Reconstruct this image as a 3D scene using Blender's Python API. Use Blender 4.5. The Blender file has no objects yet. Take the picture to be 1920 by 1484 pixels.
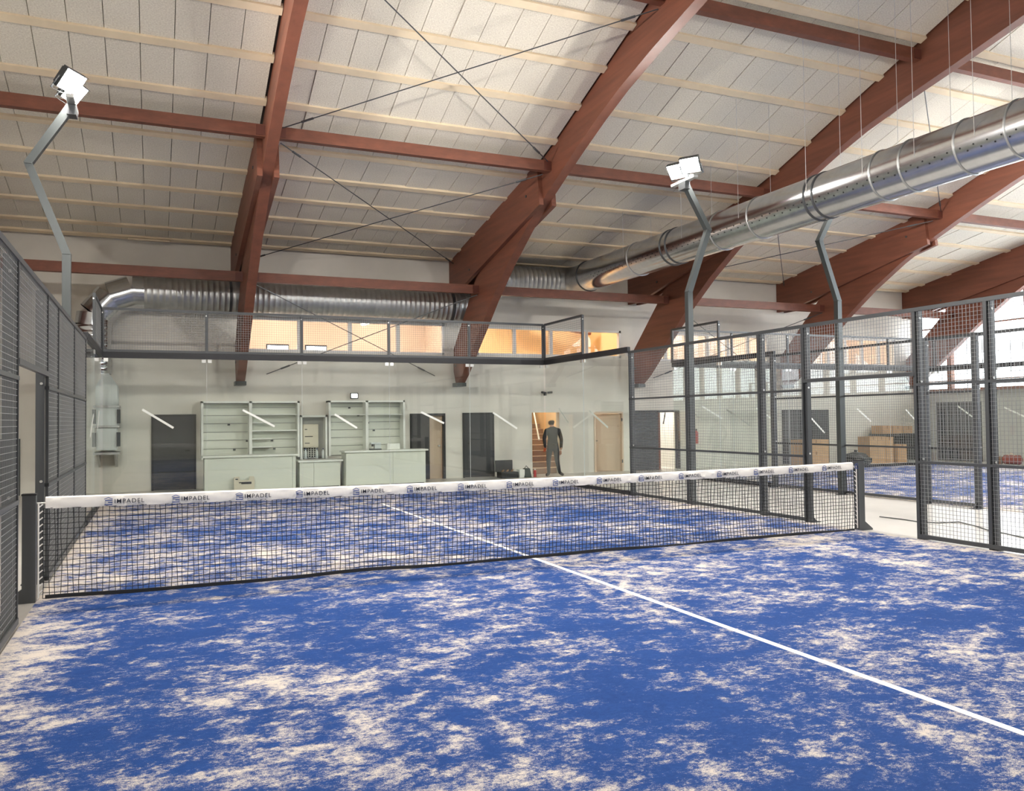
import bpy, bmesh, math, random
from mathutils import Vector, Matrix
random.seed(7)
S = bpy.context.scene
COL = S.collection
# ------------------------------------------------------------------ camera, world, exposure
CAM = Vector((-4.0002, -8.6675, 1.6257)); YAW, PIT, ROL, FPX = 0.40965, 0.02804, -0.012009, 1538.53
F = Vector((math.sin(YAW)*math.cos(PIT), math.cos(YAW)*math.cos(PIT), math.sin(PIT)))
R0 = Vector((math.cos(YAW), -math.sin(YAW), 0)); U0 = R0.cross(F)
RR = R0*math.cos(ROL) + U0*math.sin(ROL); UU = -R0*math.sin(ROL) + U0*math.cos(ROL)
cd = bpy.data.cameras.new('camera'); cam = bpy.data.objects.new('camera', cd); COL.objects.link(cam)
cd.sensor_fit = 'HORIZONTAL'; cd.sensor_width = 36.0; cd.lens = FPX/1920*36.0; cd.clip_start = .05; cd.clip_end = 300
cam.matrix_world = Matrix(((RR.x, UU.x, -F.x, CAM.x), (RR.y, UU.y, -F.y, CAM.y), (RR.z, UU.z, -F.z, CAM.z), (0, 0, 0, 1)))
S.camera = cam
W = bpy.data.worlds.new('overcast_sky'); S.world = W; W.use_nodes = True
bg = W.node_tree.nodes['Background']; bg.inputs[0].default_value = (.90, .95, 1.0, 1); bg.inputs[1].default_value = 4.5
S.view_settings.view_transform = 'Standard'; S.view_settings.look = 'None'; S.view_settings.gamma = 1; S.view_settings.use_curve_mapping = False
S.view_settings.exposure = 1.12
FLOOD = 620.0          # radiance of one floodlight lens
S.cycles.max_bounces = 7; S.cycles.diffuse_bounces = 4; S.cycles.adaptive_threshold = .02; S.cycles.glossy_bounces = 4; S.cycles.transmission_bounces = 4
S.cycles.transparent_max_bounces = 24; S.cycles.caustics_reflective = False; S.cycles.caustics_refractive = False
S.cycles.sample_clamp_indirect = 6.0; S.cycles.use_denoising = True

# ------------------------------------------------------------------ materials
def lin(c):
    return tuple((v/255/12.92 if v/255 <= .04045 else ((v/255+.055)/1.055)**2.4) for v in c) + (1,)
MATS = {}
def nd(nt, t, **kw):
    n = nt.nodes.new(t)
    for k, v in kw.items(): setattr(n, k, v)
    return n
def mat(name, rgb, rough=.6, metal=0, var=0, scale=8, detail=4, stretch=(1, 1, 1), bump=0, bscale=40, rgb2=None, spec=.5, coat=0):
    m = bpy.data.materials.new(name); m.use_nodes = True; nt = m.node_tree; p = nt.nodes['Principled BSDF']
    p.inputs['Base Color'].default_value = lin(rgb); p.inputs['Roughness'].default_value = rough; p.inputs['Metallic'].default_value = metal
    p.inputs['Specular IOR Level'].default_value = spec; p.inputs['Coat Weight'].default_value = coat
    if var or rgb2 or bump:
        tc = nd(nt, 'ShaderNodeTexCoord'); mp = nd(nt, 'ShaderNodeMapping'); mp.inputs['Scale'].default_value = stretch
        nt.links.new(tc.outputs['Object'], mp.inputs[0])
    if var or rgb2:
        n = nd(nt, 'ShaderNodeTexNoise'); n.inputs['Scale'].default_value = scale; n.inputs['Detail'].default_value = detail
        n.inputs['Roughness'].default_value = .62
        nt.links.new(mp.outputs[0], n.inputs['Vector'])
        cr = nd(nt, 'ShaderNodeValToRGB'); cr.color_ramp.elements[0].position = .3; cr.color_ramp.elements[1].position = .7
        a = rgb2 or tuple(max(0, v*(1-var)) for v in rgb); b = rgb if rgb2 else tuple(min(255, v*(1+var)) for v in rgb)
        cr.color_ramp.elements[0].color = lin(a); cr.color_ramp.elements[1].color = lin(b)
        nt.links.new(n.outputs[0], cr.inputs[0]); nt.links.new(cr.outputs[0], p.inputs['Base Color'])
    if bump:
        n2 = nd(nt, 'ShaderNodeTexNoise'); n2.inputs['Scale'].default_value = bscale; n2.inputs['Detail'].default_value = 5
        nt.links.new(mp.outputs[0], n2.inputs['Vector'])
        b = nd(nt, 'ShaderNodeBump'); b.inputs['Strength'].default_value = bump; b.inputs['Distance'].default_value = .02
        nt.links.new(n2.outputs[0], b.inputs['Height']); nt.links.new(b.outputs[0], p.inputs['Normal'])
    MATS[name] = m; return m
def emit(name, rgb, s):
    m = bpy.data.materials.new(name); m.use_nodes = True; p = m.node_tree.nodes['Principled BSDF']
    p.inputs['Base Color'].default_value = (.8, .8, .8, 1); p.inputs['Emission Color'].default_value = lin(rgb); p.inputs['Emission Strength'].default_value = s
    MATS[name] = m; return m
def glassmat(name, tint, ior=1.45):
    m = bpy.data.materials.new(name); m.use_nodes = True; nt = m.node_tree; nt.nodes.clear()
    o = nd(nt, 'ShaderNodeOutputMaterial'); mx = nd(nt, 'ShaderNodeMixShader'); tr = nd(nt, 'ShaderNodeBsdfTransparent'); gl = nd(nt, 'ShaderNodeBsdfGlossy'); fr = nd(nt, 'ShaderNodeFresnel')
    tr.inputs[0].default_value = tint; gl.inputs['Roughness'].default_value = 0.0; gl.inputs[0].default_value = (1, 1, 1, 1); fr.inputs[0].default_value = ior
    # the Fresnel node inverts the index on back faces; feed it the inverse there so both faces of a thin pane behave alike
    ge = nd(nt, 'ShaderNodeNewGeometry'); mr = nd(nt, 'ShaderNodeMapRange'); mr.inputs[3].default_value = ior; mr.inputs[4].default_value = 1/ior
    nt.links.new(ge.outputs['Backfacing'], mr.inputs[0]); nt.links.new(mr.outputs[0], fr.inputs[0])
    nt.links.new(fr.outputs[0], mx.inputs[0]); nt.links.new(tr.outputs[0], mx.inputs[1]); nt.links.new(gl.outputs[0], mx.inputs[2]); nt.links.new(mx.outputs[0], o.inputs[0])
    MATS[name] = m; return m
mat('wood', (112, 66, 49), .55, var=.10, scale=3, stretch=(1, .25, 3), bump=.05, bscale=30)
mat('wood_dark', (92, 48, 36), .6)
mat('cream', (226, 208, 178), .7, var=.03, scale=2)
mat('panel', (238, 232, 217), .95, rgb2=(206, 197, 181), scale=38, detail=8, bump=.5, bscale=70)
mat('deck', (70, 66, 60), .9)
mat('wallpaint', (222, 217, 207), .85, var=.03, scale=.7)
mat('wallgrey', (178, 178, 174), .85, var=.03, scale=.7)
mat('concrete', (205, 201, 195), .28, var=.04, scale=.9, bump=.01, bscale=3)
mat('steel_black', (40, 40, 43), .5, metal=.2)
mat('steel', (74, 76, 78), .42, metal=.35)
mat('steel_light', (82, 86, 86), .4, metal=.5)
mat('wire', (138, 140, 140), .45, metal=.3)
mat('galv', (196, 198, 200), .2, metal=1, var=.04, scale=6)
mat('galv_matte', (180, 181, 180), .38, metal=.9, var=.05, scale=5)
mat('bolt', (215, 215, 212), .3, metal=.8)
mat('black', (24, 24, 25), .6)
mat('hole', (14, 14, 15), .9)
mat('netcord', (26, 27, 30), .8)
mat('tape', (216, 212, 206), .6, var=.02, scale=9, bump=.25, bscale=7)
mat('print_blue', (34, 62, 128), .6); mat('print_dark', (48, 50, 62), .6)
mat('white', (232, 233, 226), .5); mat('white_slat', (222, 224, 212), .5); mat('offwhite', (214, 216, 204), .55)
mat('linepaint', (226, 223, 218), .8, var=.02, scale=30)
mat('doordark', (58, 59, 61), .45); mat('doorframe', (44, 43, 43), .5); mat('beige', (214, 190, 164), .6); mat('warmwall', (232, 204, 160), .8); mat('pinkwall', (226, 208, 192), .8)
mat('stairs', (150, 120, 100), .6); mat('cardboard', (188, 150, 112), .8, var=.05, scale=3); mat('card_dark', (150, 116, 84), .8)
mat('navy', (40, 42, 48), .85); mat('jacket', (30, 31, 36), .9, var=.1, scale=12); mat('jeans', (40, 40, 46), .85, var=.08, scale=14); mat('skin', (196, 150, 128), .6); mat('hair', (70, 58, 48), .8); mat('orange', (196, 92, 52), .7); mat('red', (178, 40, 38), .5); mat('maroon', (140, 74, 66), .7)
mat('window_frame', (232, 230, 226), .5); mat('mullion', (140, 96, 78), .6); mat('greyroom', (225, 225, 222), .8); mat('meter', (208, 200, 180), .6); mat('green_dark', (40, 52, 48), .7); mat('louvre', (64, 66, 70), .5)
mat('shoe', (66, 58, 54), .6); mat('ahu', (206, 212, 210), .45)
emit('lens', (255, 250, 243), FLOOD); emit('lamp_soft', (255, 240, 220), 34); emit('lamp_panel', (245, 250, 255), 6)
glassmat('glass', (.955, .975, .962, 1)); glassmat('window_glass', (.97, .98, .98, 1))
def turf_mat():
    m = bpy.data.materials.new('turf'); m.use_nodes = True; nt = m.node_tree; p = nt.nodes['Principled BSDF']; L = nt.links.new
    tc = nd(nt, 'ShaderNodeTexCoord')
    def noise(sc, det, ro, st, dist=0):
        mp = nd(nt, 'ShaderNodeMapping'); mp.inputs['Scale'].default_value = st; L(tc.outputs['Object'], mp.inputs[0])
        n = nd(nt, 'ShaderNodeTexNoise'); n.inputs['Scale'].default_value = sc; n.inputs['Detail'].default_value = det; n.inputs['Roughness'].default_value = ro; n.inputs['Distortion'].default_value = dist
        L(mp.outputs[0], n.inputs['Vector']); return n.outputs[0]
    def mth(op, a, b, clamp=False):
        x = nd(nt, 'ShaderNodeMath', operation=op, use_clamp=clamp)
        for i, v in enumerate((a, b)):
            if isinstance(v, (int, float)): x.inputs[i].default_value = v
            else: L(v, x.inputs[i])
        return x.outputs[0]
    big = noise(.42, 3, .55, (1, 1.0, 1), .3); med = noise(1.7, 5, .6, (.95, 1.1, 1), .25); med2 = noise(6.5, 6, .66, (.9, 1.1, 1), .3); fine = noise(34, 6, .78, (.8, 1.2, 1)); grain = noise(230, 2, .6, (.8, 1.2, 1))
    s = mth('ADD', mth('MULTIPLY', big, .55), mth('MULTIPLY', med, .75)); s = mth('ADD', s, mth('MULTIPLY', med2, .95)); s = mth('ADD', s, mth('MULTIPLY', fine, .80)); s = mth('ADD', s, mth('MULTIPLY', grain, .42))
    # sand drifts against the fences: more of it towards both long edges of the court
    sx = nd(nt, 'ShaderNodeSeparateXYZ'); L(tc.outputs['Object'], sx.inputs[0])
    ax = mth('ABSOLUTE', sx.outputs[0], 0); e = mth('MULTIPLY', mth('SUBTRACT', ax, 4.45, True), .30)
    s = mth('ADD', s, e)
    fh = nd(nt, 'ShaderNodeMapRange'); fh.interpolation_type = 'SMOOTHSTEP'; L(sx.outputs[1], fh.inputs[0]); fh.inputs[1].default_value = -1.5; fh.inputs[2].default_value = 1.5; fh.inputs[3].default_value = 0; fh.inputs[4].default_value = .04
    s = mth('ADD', s, fh.outputs[0])
    mr = nd(nt, 'ShaderNodeMapRange'); mr.interpolation_type = 'SMOOTHSTEP'; L(s, mr.inputs[0]); mr.inputs[1].default_value = 1.695; mr.inputs[2].default_value = 2.00
    blue = nd(nt, 'ShaderNodeMix', data_type='RGBA'); L(mth('ADD', mth('MULTIPLY', fine, .6), mth('MULTIPLY', med, .4)), blue.inputs[0]); blue.inputs[6].default_value = lin((12, 38, 88)); blue.inputs[7].default_value = lin((44, 86, 154))
    sand = nd(nt, 'ShaderNodeMix', data_type='RGBA'); L(grain, sand.inputs[0]); sand.inputs[6].default_value = lin((178, 167, 155)); sand.inputs[7].default_value = lin((226, 216, 204))
    mx = nd(nt, 'ShaderNodeMix', data_type='RGBA'); L(mr.outputs[0], mx.inputs[0]); L(blue.outputs[2], mx.inputs[6]); L(sand.outputs[2], mx.inputs[7])
    L(mx.outputs[2], p.inputs['Base Color']); p.inputs['Roughness'].default_value = .95; p.inputs['Specular IOR Level'].default_value = .15
    b = nd(nt, 'ShaderNodeBump'); b.inputs['Strength'].default_value = .6; b.inputs['Distance'].default_value = .015; L(mth('ADD', fine, mth('MULTIPLY', grain, .7)), b.inputs['Height']); L(b.outputs[0], p.inputs['Normal'])
    MATS['turf'] = m
turf_mat()

# ------------------------------------------------------------------ mesh helpers
ORG = {}
class MB:
    def __init__(s): s.v = []; s.f = []
    def add(s, vs, fs):
        b = len(s.v); s.v += [Vector(v) for v in vs]; s.f += [tuple(b+i for i in f) for f in fs]; return s
    def box(s, x0, x1, y0, y1, z0, z1):
        x0, x1 = min(x0, x1), max(x0, x1); y0, y1 = min(y0, y1), max(y0, y1); z0, z1 = min(z0, z1), max(z0, z1)
        return s.add([(x0, y0, z0), (x1, y0, z0), (x1, y1, z0), (x0, y1, z0), (x0, y0, z1), (x1, y0, z1), (x1, y1, z1), (x0, y1, z1)],
                     [(0, 3, 2, 1), (4, 5, 6, 7), (0, 1, 5, 4), (1, 2, 6, 5), (2, 3, 7, 6), (3, 0, 4, 7)])
    def bar(s, p, q, w, h, up=(0, 0, 1), cap=True):
        p, q = Vector(p), Vector(q); d = (q-p).normalized(); up = Vector(up)
        if abs(d.dot(up)) > .99: up = Vector((0, 1, 0))
        a = d.cross(up).normalized()*w/2; b = a.cross(d).normalized()*h/2
        fs = [(0, 1, 5, 4), (1, 2, 6, 5), (2, 3, 7, 6), (3, 0, 4, 7)] + ([(3, 2, 1, 0), (4, 5, 6, 7)] if cap else [])
        return s.add([p-a-b, p+a-b, p+a+b, p-a+b, q-a-b, q+a-b, q+a+b, q-a+b], fs)
    def tube(s, pts, r, n=10, cap=True, ph=0):
        pts = [Vector(p) for p in pts]; rs = r if isinstance(r, (list, tuple)) else [r]*len(pts); ref = None; vs = []
        for i, p in enumerate(pts):
            d = (pts[min(i+1, len(pts)-1)] - pts[max(i-1, 0)]).normalized()
            if ref is None:
                ref = Vector((0, 0, 1)) if abs(d.z) < .9 else Vector((0, 1, 0))
            a = (ref - d*ref.dot(d)).normalized(); b = d.cross(a); ref = a
            for k in range(n):
                t = 2*math.pi*k/n+ph; vs.append(p + (a*math.cos(t) + b*math.sin(t))*rs[i])
        fs = [(i*n+k, i*n+(k+1) % n, (i+1)*n+(k+1) % n, (i+1)*n+k) for i in range(len(pts)-1) for k in range(n)]
        if cap: fs += [tuple(range(n-1, -1, -1)), tuple((len(pts)-1)*n+k for k in range(n))]
        return s.add(vs, fs)
    def prism(s, poly, x0, x1):      # poly of (y,z), extruded along x
        n = len(poly); vs = [(x0, y, z) for y, z in poly] + [(x1, y, z) for y, z in poly]
        return s.add(vs, [tuple(range(n)), tuple(range(2*n-1, n-1, -1))] + [(i, i+n, (i+1) % n+n, (i+1) % n) for i in range(n)])
    def plate(s, poly, y0, y1):      # poly of (x,z), extruded along y
        n = len(poly); vs = [(x, y0, z) for x, z in poly] + [(x, y1, z) for x, z in poly]
        return s.add(vs, [tuple(range(n)), tuple(range(2*n-1, n-1, -1))] + [(i, i+n, (i+1) % n+n, (i+1) % n) for i in range(n)])
    def xf(s, M): s.v = [M @ v for v in s.v]; return s
    def mesh(s, name, m, smooth=False, org=Vector((0, 0, 0))):
        me = bpy.data.meshes.new(name); me.from_pydata([v-org for v in s.v], [], s.f)
        bm = bmesh.new(); bm.from_mesh(me); bmesh.ops.recalc_face_normals(bm, faces=bm.faces); bm.to_mesh(me); bm.free()
        me.materials.append(MATS[m])
        if smooth:
            me.polygons.foreach_set('use_smooth', [True]*len(me.polygons)); me.set_sharp_from_angle(angle=math.radians(40))
        me.update(); return me
    def build(s, name, m, parent=None, smooth=False, kind=None, label=None, cat=None, group=None):
        # vertices are in world space; the object sits at the parent's origin, a thing of one mesh at its own base
        if parent is not None: org = ORG[parent.name]
        else:
            xs = [v.x for v in s.v]; ys = [v.y for v in s.v]
            org = Vector(((min(xs)+max(xs))/2, (min(ys)+max(ys))/2, min(v.z for v in s.v)))
        o = bpy.data.objects.new(name, s.mesh(name, m, smooth, org)); COL.objects.link(o); ORG[o.name] = org
        if parent is not None: o.parent = parent
        else: o.location = org
        tag(o, label, cat, group, kind); return o
def tag(o, label=None, cat=None, group=None, kind=None):
    if label: o['label'] = label
    if cat: o['category'] = cat
    if group: o['group'] = group
    if kind: o['kind'] = kind
    return o
def thing(name, label, cat, loc=(0, 0, 0), group=None, rotz=0):
    o = bpy.data.objects.new(name, None); COL.objects.link(o); o.location = loc; o.rotation_euler.z = rotz; o.empty_display_size = .1
    ORG[o.name] = Vector(loc); return tag(o, label, cat, group)
def struct(name, mb, m, label, parent=None, smooth=False, cat=None):
    o = mb.build(name, m, parent, smooth); o['kind'] = 'structure'
    if parent is None: o['label'] = label; o['category'] = cat or name.split('_')[0]
    return o
def part(name, me, parent, loc=(0, 0, 0), rot=None, kind=None):
    o = bpy.data.objects.new(name, me); COL.objects.link(o); o.parent = parent; o.location = loc
    if rot: o.rotation_euler = rot
    if kind: o['kind'] = kind
    ORG[o.name] = Vector(loc); return o
def box(*a): return MB().box(*a)
ORD = ['first', 'second', 'third', 'fourth', 'fifth', 'sixth', 'seventh', 'eighth', 'ninth', 'tenth']

# ------------------------------------------------------------------ hall: floor, roof, walls
XL, XR, YB, YF = -9.0, 21.25, 12.8, -16.0
def roof(y):
    if y < -1.5: y = -3.0 - y
    return 5.95 + (12.8-y)*1.08/5.8 if y > 7 else 7.03 + .345*(7-y)
struct('floor', box(XL, XR+.3, YF, YB+.3, -.2, 0), 'concrete', 'pale polished concrete floor of the sports hall')
XF = [-7.84, -2.09, 3.66, 9.41, 15.16, 20.91]
ceil = MB()
for y0, y1 in ((13.1, 7.0), (7.0, -1.5), (-1.5, -16.2)):
    a, b = (y0, roof(y0)+.10), (y1, roof(y1)+.10)
    ceil.prism([a, b, (b[0], b[1]+.15), (a[0], a[1]+.15)], XL-.1, XR+.35)
ceil = struct('ceiling', ceil, 'deck', 'pitched hall ceiling of pale wood-wool panels between cream battens')
BAT = [12.55, 11.88, 10.83, 9.80, 8.72, 7.60, 6.27, 5.24, 4.24, 3.24, 2.24, 1.24, .24, -.76, -1.45]
bays = [(XL, XF[0]-.2)] + [(XF[i]+.11, XF[i+1]-.11) for i in range(5)]
for y in BAT:
    z = roof(y); sl = math.atan2(roof(y-.01)-roof(y+.01), .02)
    for a, b in bays:
        M = Matrix.Translation((0, y, z)) @ Matrix.Rotation(-sl, 4, 'X')
        MB().box(a, b, -.075, .075, -.01, .10).xf(M).build('batten', 'cream', ceil)
def inframe(p):
    d = Vector(p)-CAM; zc = d.dot(F)
    if zc < .3: return 0
    x = 960 + FPX*d.dot(RR)/zc; y = 742 - FPX*d.dot(UU)/zc
    return zc if (-60 < x < 1980 and -40 < y < 1500) else 0
cand = []; PW = .5
for r in range(len(BAT)-1):
    y1, y0 = BAT[r], BAT[r+1]; z1, z0 = roof(y1), roof(y0)
    if y1 > 7 > y0: z0 = roof(y0)
    L = math.hypot(y1-y0, z0-z1); ang = math.atan2(z0-z1, y1-y0)
    for a, b in bays:
        x = a; off = (r % 2)*.0
        n = max(1, int((b-a)/PW))
        for i in range(int(math.ceil((b-a)/PW))):
            xa, xb = a+i*PW, min(b, a+(i+1)*PW)
            if xb-xa < .04: continue
            c = ((xa+xb)/2, (y0+y1)/2, (z0+z1)/2)
            dz = inframe(c); cand.append((dz if dz else 999, c, round(xb-xa, 3), round(L, 3), ang))
cand.sort(key=lambda t: t[0])
PM = {}; rest = MB()
for i, (dz, c, w, L, ang) in enumerate(cand):
    jit = random.uniform(-.004, .012)
    if i < 300 and dz < 900:
        k = (w, L)
        if k not in PM:
            g = .006
            PM[k] = MB().add([(-w/2+g, -L/2, 0), (w/2-g, -L/2, 0), (w/2-g, L/2, 0), (-w/2+g, L/2, 0), (-w/2+g/3, -L/2, .05), (w/2-g/3, -L/2, .05), (w/2-g/3, L/2, .05), (-w/2+g/3, L/2, .05)],
                             [(0, 3, 2, 1), (4, 5, 6, 7), (0, 1, 5, 4), (1, 2, 6, 5), (2, 3, 7, 6), (3, 0, 4, 7)]).mesh('wood_wool_panel', 'panel')
        o = part('wood_wool_panel', PM[k], ceil, Vector(c)+Vector((0, 0, .03+jit))-ORG[ceil.name], (-ang, 0, 0))
    else:
        M = Matrix.Translation(Vector(c)+Vector((0, 0, .03+jit))) @ Matrix.Rotation(-ang, 4, 'X')
        t = MB().box(-w/2+.005, w/2-.005, -L/2, L/2, 0, .05).xf(M); rest.add(t.v, t.f)
rest.build('wood_wool_panel', 'panel', ceil, kind='stuff')
box(0, .9, 12.42, 12.5, 0, .03).xf(Matrix.Translation((-4.6, 0, roof(12.5)-.07))).build('loose_batten', 'cream', ceil)

def wall_grid(u0, u1, v0, v1, holes, put):
    us = sorted({u0, u1, *[h[0] for h in holes], *[h[1] for h in holes]}); vs = sorted({v0, v1, *[h[2] for h in holes], *[h[3] for h in holes]})
    for a, b in zip(us, us[1:]):
        run = None
        for c, d in zip(vs, vs[1:]):
            um, vm = (a+b)/2, (c+d)/2
            solid = not any(h[0] < um < h[1] and h[2] < vm < h[3] for h in holes)
            if solid: run = [run[0] if run else c, d]
            if (not solid or d == vs[-1]) and run: put(a, b, *run); run = None
WINS = [(-1.92, 3.30, 3.40, 4.26), (4.25, 8.93, 3.42, 4.24), (9.75, 14.55, 3.36, 4.24), (15.6, 20.3, 3.33, 4.28)]
HOLES = [(2.33, 3.30, 0, 1.79), (5.94, 6.82, 0, 1.79), (8.0, 8.94, 0, 1.78), (10.22, 10.95, 0, 1.76)] + WINS
wb = MB(); wall_grid(XL, XR, 0, 6.05, HOLES, lambda a, b, c, d: wb.box(a, b, YB, YB+.22, c, d))
struct('wall_back', wb, 'wallpaint', 'long pale painted back wall of the hall with doors and high windows')
struct('wall_left', MB().prism([(YB+.2, 0), (YB+.2, 6.1), (7, 7.2), (-1.5, 10.1), (-10, 7.2), (YF, 6.1), (YF, 0)], XL-.2, XL), 'wallpaint', 'pale left gable wall outside the photograph')
struct('wall_front', box(XL, XR, YF-.2, YF, 0, 6.1), 'wallpaint', 'pale wall behind the photographer')
# right gable: solid below, glazed above
SILL = 2.38
wr = MB(); wall_grid(YF, YB, 0, SILL, [(10.2, 11.95, 0, 2.02)], lambda a, b, c, d: wr.box(XR, XR+.22, a, b, c, d))
struct('wall_right', wr, 'wallgrey', 'low grey right gable wall under the glazing')
gd = MB().box(XR+.05, XR+.1, 10.2, 11.95, 0, 2.02)
gd = struct('door_6', gd, 'louvre', 'wide dark grey sectional door in the right gable wall', cat='door')
for i in range(8): box(XR+.03, XR+.05, 10.23, 11.92, .02+i*.25, .25+i*.25).build('slat', 'louvre', gd)
gz = MB().box(XR-.02, XR+.16, YF, YB, SILL, SILL+.10)
gz = struct('window_5', gz, 'mullion', 'tall glazing filling the right gable above the low wall', cat='window')
ys = [YB-.05 - 1.4*i for i in range(21)]
for i, y in enumerate(ys):
    if y < YF+.2: break
    box(XR-.04, XR+.14, y-.08, y+.08, SILL+.1, roof(y)+.08).build('mullion', 'mullion', gz)
    yn = max(ys[i+1], YF) if i+1 < len(ys) else YF
    MB().prism([(y-.06, SILL+.1), (y-.06, roof(y-.06)+.05), (yn+.06, roof(yn+.06)+.05), (yn+.06, SILL+.1)], XR+.06, XR+.075).build('pane', 'window_glass', gz)
for z, t in ((2.75, .04), (4.62, .05), (5.6, .04)):
    box(XR, XR+.1, YF, YB-.05, z-t/2, z+t/2).build('transom', 'mullion', gz)

# ------------------------------------------------------------------ timber frames, purlins, rods
LOW = [(12.42, 2.62), (12.05, 2.85), (11.4, 3.38), (10.7, 3.92), (9.96, 4.52), (8.9, 5.25), (7.9, 5.83), (7.1, 6.22), (6.2, 6.6), (5.4, 6.92), (4.6, 7.22), (3.8, 7.48), (2.7, 7.75), (1.6, 7.98), (.4, 8.25), (-1.5, 8.7)]
ARCH = [(12.62, 2.62)] + LOW + [(-1.5, roof(-1.5)+.09)] + [(y, roof(y)+.09) for y in (2, 6.95, 7.05)] + [(11.0, 5.22), (12.78, 3.55), (12.78, 2.95)]
PLY = [(12.79, 5.05), (12.79, roof(12.79)+.05), (7.05, roof(7.05)+.05), (6.93, 6.16), (12.2, 5.05)]
FL = ['at the far left outside the fence', 'standing left of centre, first full one in view', 'rising over the middle of the net', 'behind the right floodlight pole', 'fourth in the row beside the big duct', 'standing against the bright gable glazing']
for i, x in enumerate(XF):
    t = thing('roof_truss', 'red-brown glulam roof truss ' + FL[i], 'truss', (x, 12.5, 2.62), 'glulam roof trusses')
    MB().prism(ARCH, x-.10, x+.10).build('arch', 'wood', t)
    for s in (-1, 1):
        MB().prism(PLY, x+s*.101, x+s*.20).build('rafter_ply', 'wood', t)
        for (by, bz) in ((11.2, 5.5), (7.6, 6.5), (12.6, 3.1)):
            MB().tube([(x+s*(.2 if by < 12 else .1), by, bz), (x+s*(.215 if by < 12 else .115), by, bz)], .03, 8).build('bolt', 'steel', t)
    box(x-.13, x+.13, 12.40, 12.80, 2.52, 2.62).build('foot_plate', 'steel_light', t)
BAYN = ['left-hand', 'first-to-second frame', 'second-to-third frame', 'third-to-fourth frame', 'fourth-to-fifth frame']
PUR = [(10.85, 4.93, 'low'), (6.62, 6.88, 'middle'), (2.4, 8.44, 'high')]
for y, z, nm in PUR:
    for i in range(5):
        a, b = XF[i]+.10, XF[i+1]-.10
        t = thing('timber_purlin', '%s red-brown timber purlin spanning the %s bay' % (nm, BAYN[i]), 'beam', ((a+b)/2, y, z-.1), 'timber purlins')
        box(a, b, y-.07, y+.07, z-.11, z+.11).build('beam', 'wood', t)
        for s, xx in ((1, a), (-1, b)):
            box(xx, xx+s*.16, y-.09, y-.071, z-.09, z+.09).build('bracket', 'wood_dark', t)
def rod(p, q, label, r=.011):
    p, q = Vector(p), Vector(q); t = thing('tie_rod', label, 'rod', p, 'steel bracing rods'); d = (q-p).normalized()
    MB().tube([p, q], r, 6).build('bar', 'steel', t)
    for a in (p+d*.5, q-d*.5): MB().tube([a-d*.12, a+d*.12], r*2, 6).build('turnbuckle', 'steel', t)
for i, nm in ((1, 'first-to-second frame'), (3, 'third-to-fourth frame')):
    a, b = XF[i]+.1, XF[i+1]-.1
    zr = lambda y: roof(y)-.14
    rod((a+.1, 6.75, 6.75), (b-.02, 12.5, zr(12.5)), 'brown steel tie rod falling right under the eaves ceiling, %s bay' % nm)
    rod((b-.1, 6.75, 6.75), (a+.02, 12.5, zr(12.5)-.25), 'brown steel tie rod falling left under the eaves ceiling, %s bay' % nm)
    rod((a+.1, 6.5, 6.95), (b-.02, 2.5, 8.30), 'brown steel tie rod climbing right above the middle purlin, %s bay' % nm)
    rod((b-.1, 6.5, 6.95), (a+.02, 2.5, 8.30), 'brown steel tie rod climbing left above the middle purlin, %s bay' % nm)
    rod((a+.02, 10.85, 4.80), (b-.55, 12.77, 2.82), 'brown steel wall brace falling to the right, %s bay' % nm)
    rod((b-.02, 10.85, 4.80), (a+.55, 12.77, 2.82), 'brown steel wall brace falling to the left, %s bay' % nm)

# ------------------------------------------------------------------ courts
WM = {}
def wire_mesh(L, H, s=.05, w=.004):
    k = (round(L, 3), round(H, 3))
    if k not in WM:
        m = MB(); n = int(round(L/s)); q = int(round(H/s))
        for i in range(1, n): m.bar((i*L/n, 0, 0), (i*L/n, 0, H), w, w, cap=False)
        for j in range(1, q): m.bar((0, -w, j*H/q), (L, -w, j*H/q), w, w, cap=False)
        WM[k] = m.mesh('wire_mesh', 'wire')
    return WM[k]
RM = {}
def rail_mesh(L, t, d, m='steel'):
    k = (round(L, 3), t, d, m)
    if k not in RM: RM[k] = MB().box(0, L, -d/2, d/2, -t/2, t/2).mesh('rail', m)
    return RM[k]
def mesh_panel(p, L, z0, z1, rot, label, rails, group):
    t = thing('mesh_fence_panel', label, 'fence panel', (p[0], p[1], z0), group, rot)
    part('wire_mesh', wire_mesh(L, z1-z0), t, kind='stuff')
    for z in rails:
        part('rail', rail_mesh(L, .05 if z in (rails[0], rails[-1]) else .035, .04), t, (0, 0, z-z0))
    for x in (.012, L-.012):
        k = ('stile', round(z1-z0, 3))
        if k not in RM: RM[k] = MB().box(-.012, .012, -.015, .015, 0, z1-z0).mesh('stile', 'steel')
        part('stile', RM[k], t, (x, 0, 0))
    return t
POSTM = {}
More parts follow.
